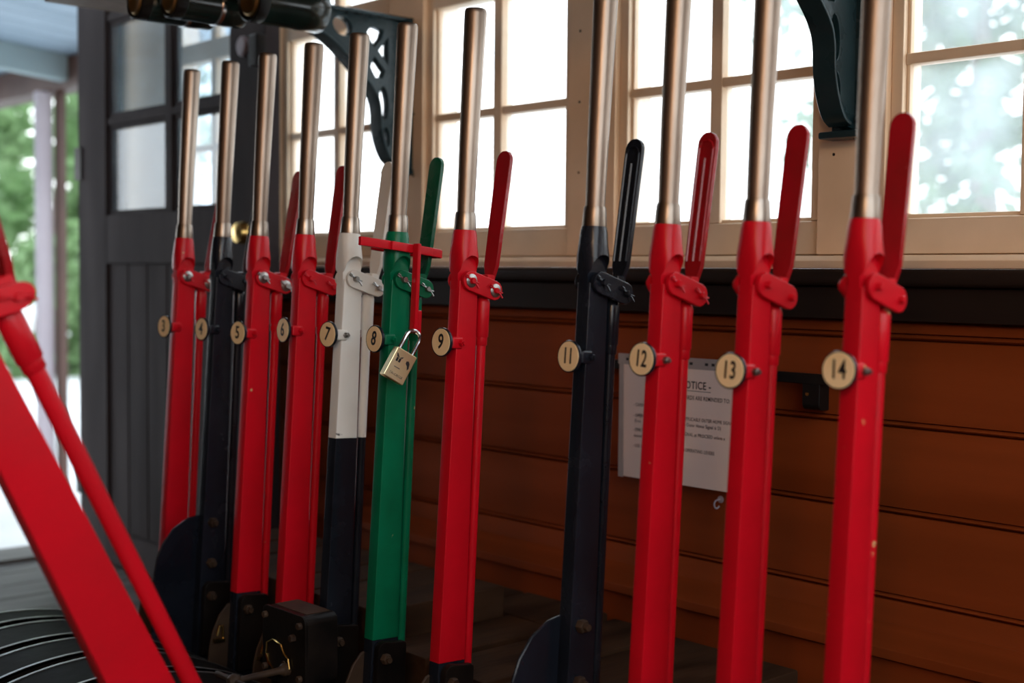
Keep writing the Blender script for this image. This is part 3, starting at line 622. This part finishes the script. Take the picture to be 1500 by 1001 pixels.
# ================================================================== SHELF BRACKETS AND TUBES
def poly_with_holes(name, outer, holes, th):
    cu = bpy.data.curves.new(name, 'CURVE'); cu.dimensions = '2D'; cu.fill_mode = 'BOTH'; cu.extrude = th/2; cu.bevel_depth = .002; cu.bevel_resolution = 1
    for q in [outer]+holes:
        sp = cu.splines.new('POLY'); sp.points.add(len(q)-1); sp.use_cyclic_u = True
        for i, (a, b) in enumerate(q): sp.points[i].co = (a, b, 0, 1)
    o = bpy.data.objects.new(name, cu); COL.objects.link(o); bpy.context.view_layer.update()
    me = bpy.data.meshes.new_from_object(o.evaluated_get(bpy.context.evaluated_depsgraph_get()))
    bpy.data.objects.remove(o); bpy.data.curves.remove(cu); me.materials.clear(); return me
def smooth(pts, n=4): # Catmull-Rom through an open list
    out = []
    for i in range(len(pts)-1):
        p0, p1, p2, p3 = pts[max(i-1, 0)], pts[i], pts[i+1], pts[min(i+2, len(pts)-1)]
        for k in range(n):
            t = k/n; out.append(tuple(.5*(2*p1[j]+(-p0[j]+p2[j])*t+(2*p0[j]-5*p1[j]+4*p2[j]-p3[j])*t*t+(-p0[j]+3*p1[j]-3*p2[j]+p3[j])*t**3) for j in (0, 1)))
    return out+[pts[-1]]
def ell(cy, cz, a, b, ang, n=14):
    c, s = math.cos(math.radians(ang)), math.sin(math.radians(ang))
    return [(cy+a*math.cos(2*math.pi*i/n)*c-b*math.sin(2*math.pi*i/n)*s, cz+a*math.cos(2*math.pi*i/n)*s+b*math.sin(2*math.pi*i/n)*c) for i in range(n)]
# profile in (y from the wall, z): wall on the right at 0
under = smooth([(-.030, .232), (-.050, .245), (-.066, .275), (-.075, .310), (-.078, .350), (-.092, .382), (-.135, .425), (-.195, .472), (-.255, .500), (-.300, .510)], 4)
outer = [(.0, .540), (.0, .225)]+under+[(-.300, .540)]
holes = [ell(-.168, .505, .026, .020, -20), [(-.062, .510), (-.085, .515), (-.100, .512), (-.108, .500), (-.088, .470), (-.068, .492)], [(-.050, .500), (-.050, .435), (-.078, .466)],
         [(-.058, .425), (-.088, .455), (-.098, .430), (-.084, .408), (-.066, .408)], ell(-.062, .358, .036, .013, 95), ell(-.054, .288, .022, .009, 100)]
web = poly_with_holes('web', outer, holes, .016)
web.transform(Matrix(((0, 0, 1, 0), (1, 0, 0, 0), (0, 1, 0, 0), (0, 0, 0, 1))))
for p in web.polygons: p.use_smooth = True
web.set_sharp_from_angle(angle=math.radians(35))
rim_in = [(p[0], p[1]) for p in under]
def make_bracket(xc, label):
    t = empty('shelf_bracket', (xc, YW+.011, 0)); tag(t, label, 'bracket', 'cast brackets on the window posts')
    mobj('web', web, BRKT, t)
    mb = MB(); mb.rings([[(-.020, p[0]-.002, p[1]-.004), (.020, p[0]-.002, p[1]-.004), (.020, p[0]+.003, p[1]+.001), (-.020, p[0]+.003, p[1]+.001)] for p in rim_in])
    mb.obj('flange', BRKT, t, .0015, 1, 50)
    MB().box(-.030, .030, -.010, .0, .215, .541).obj('wall_flange', BRKT, t, .002, 2)
    MB().box(-.027, .027, -.300, -.001, .533, .541).obj('top_flange', BRKT, t, .002, 2)
    for z in (.24, .47): MB().lathe([(.006, -.010), (.006, -.0135), (.004, -.015)], 'y', (.019, 0, z), 10).obj('flange_screw', BRKT, t)
    mb = MB().box(-.034, .034, -.040, -.0, .211, .222).obj('foot', BRKT, t, .003, 2)
make_bracket(-1.48, 'openwork dark green cast bracket behind the white and green levers')
make_bracket(-.366, 'openwork dark green cast bracket behind red lever 14')
sf = MB().box(-1.85, .6, -.06, .268, .5415, .562).obj('instrument_shelf', WOODW, None, .003, 2); tag(sf, 'varnished narrow instrument shelf above the levers', 'shelf')
def tube_inst(xc, y0, y1, zc, rd, label):
    t = empty('instrument_tube', (xc, y0, zc)); tag(t, label, 'tube', 'dark green tubes under the shelf')
    L = y1-y0
    MB().lathe([(rd*.93, .004), (rd*.97, .008), (rd*.97, L-.052), (rd, L-.050), (rd, L-.004), (rd*.97, L), (0, L)], 'y', (0,0,0), 32).obj('barrel', GREENB, t)
    if rd < .04: MB().lathe([(rd*.985, L-.058), (rd*1.03, L-.056), (rd*1.03, L-.050), (rd*.985, L-.048)], 'y', (0,0,0), 32).obj('ring', CHROME, t)
    MB().lathe([(rd*.70, .002), (rd*.90, -.012), (rd*.96, -.010), (rd*.98, .010), (rd*.93, .014)], 'y', (0,0,0), 32).obj('end_ring', CAST, t)
    MB().lathe([(0, -.008), (rd*.35, -.009), (rd*.62, -.013), (rd*.72, -.010), (rd*.76, -.002), (rd*.7, .006)], 'y', (0,0,0), 28).obj('brass_cap', BRONZE, t)
    MB().box(-.010, .010, L*.35, L*.6, rd*.9, .5415-zc).obj('hanger', CAST, t, .001, 1)
tube_inst(-1.535, -.010, .135, .503, .034, 'dark green tube with a brass cap under the shelf, nearest the doorway')
tube_inst(-1.462, .022, .160, .502, .036, 'dark green tube with brass cap and bright ring, between two other tubes')
tube_inst(-1.345, .120, .262, .498, .042, 'larger dark green tube with brass cap, against the cast bracket')

# ================================================================== OUTSIDE
gd = MB().box(-70, 40, -40, 60, -1.05, -.93).obj('ground', GROUND); tag(gd, 'pale sunlit paving outside the cabin', kind='structure')
vr = empty('veranda', (-4.2, .95, -.93)); tag(vr, 'veranda with pale blue soffit and lilac post outside the doorway', 'veranda')
O = Vector((-4.2, .95, -.93))
def vbox(nm, m, x0, x1, y0, y1, z0, z1, b=.004): return MB().box(x0-O.x, x1-O.x, y0-O.y, y1-O.y, z0-O.z, z1-O.z).obj(nm, m, vr, b, 2)
vbox('post', POSTM, -4.245, -4.205, .920, .980, -.92, .684); vbox('post_edge', BROWNB, -4.215, -4.175, .987, 1.020, -.92, .684)
vbox('wall_plate', BROWNB, -7.5, -3.2, .95, 1.06, .685, .795)
def slope(nm, m, x0, x1, y0, y1, z0, z1, th):
    MB().add([(x-O.x, y-O.y, z-O.z) for x, y, z in [(x0,y0,z0),(x1,y0,z0),(x1,y1,z1),(x0,y1,z1),(x0,y0,z0+th),(x1,y0,z0+th),(x1,y1,z1+th),(x0,y1,z1+th)]],
             [(0,3,2,1),(4,5,6,7),(0,1,5,4),(1,2,6,5),(2,3,7,6),(3,0,4,7)]).obj(nm, m, vr)
k = .09
for i in range(34):   # soffit boards run with the slope
    x0 = -7.6+i*.132; slope('soffit_board', SOFFIT, x0, x0+.126, -2.2, 1.25, .80+k*3.15, .80-k*.30, .03)
for x0 in (-6.8, -5.9, -5.0, -4.06): slope('rafter', RAFTER, x0, x0+.06, -2.2, .948, .705+k*3.148, .705, .093)
def tree(x, y, zb, h, rad, m, n, label, low=.1, seed=0):
    rnd = random.Random(seed); t = empty('tree', (x, y, zb)); tag(t, label, 'tree', 'trees outside the cabin')
    MB().tube([(0, 0, 0), (.05, .02, h*.3), (-.05, .05, h*.6), (0, 0, h*.85)], [.14, .11, .07, .03], 8).obj('trunk', BARK, t)
    mb = MB(); cl = [(rnd.uniform(-rad, rad)*.75, rnd.uniform(-rad, rad)*.75, h*rnd.uniform(low, 1.0), rad*rnd.uniform(.25, .5)) for _ in range(26)]
    for i in range(n):
        c = rnd.choice(cl); d = Vector((rnd.gauss(0, 1), rnd.gauss(0, 1), rnd.gauss(0, 1))).normalized()*c[3]*rnd.uniform(.4, 1)
        p = Vector(c[:3])+d; a = Vector((rnd.gauss(0, 1), rnd.gauss(0, 1), rnd.gauss(0, .6))).normalized(); b = a.orthogonal().normalized(); s = rnd.uniform(.08, .16)*(.6+rad*.2)
        mb.add([p-a*s, p+b*s*.5, p+a*s, p-b*s*.5], [(0, 1, 2, 3)])
    mb.obj('foliage', m, t)
tree(-15.5, 5.0, -.93, 9, 2.5, LEAF, 6000, 'broad leafy tree seen through the doorway beside the post', .02, 1)
tree(-22.6, 9.9, -.93, 10, 2.7, LEAF, 6000, 'tall leafy tree seen between the veranda post and the open door', .02, 2)
tree(-10.8, 3.75, -.93, 2.6, .9, LEAF, 3500, 'low leafy bush beyond the paving outside the doorway', .02, 5)
tree(-3.75, 7.2, -.93, 3.6, 1.2, LEAFP, 2600, 'pale leafy tree close outside the window behind lever 14', .3, 21)

# lift everything so that the floor is at z = 0
for o in bpy.data.objects:
    if o.parent is None and o.type in ('MESH', 'EMPTY'): o.location.z += Z0
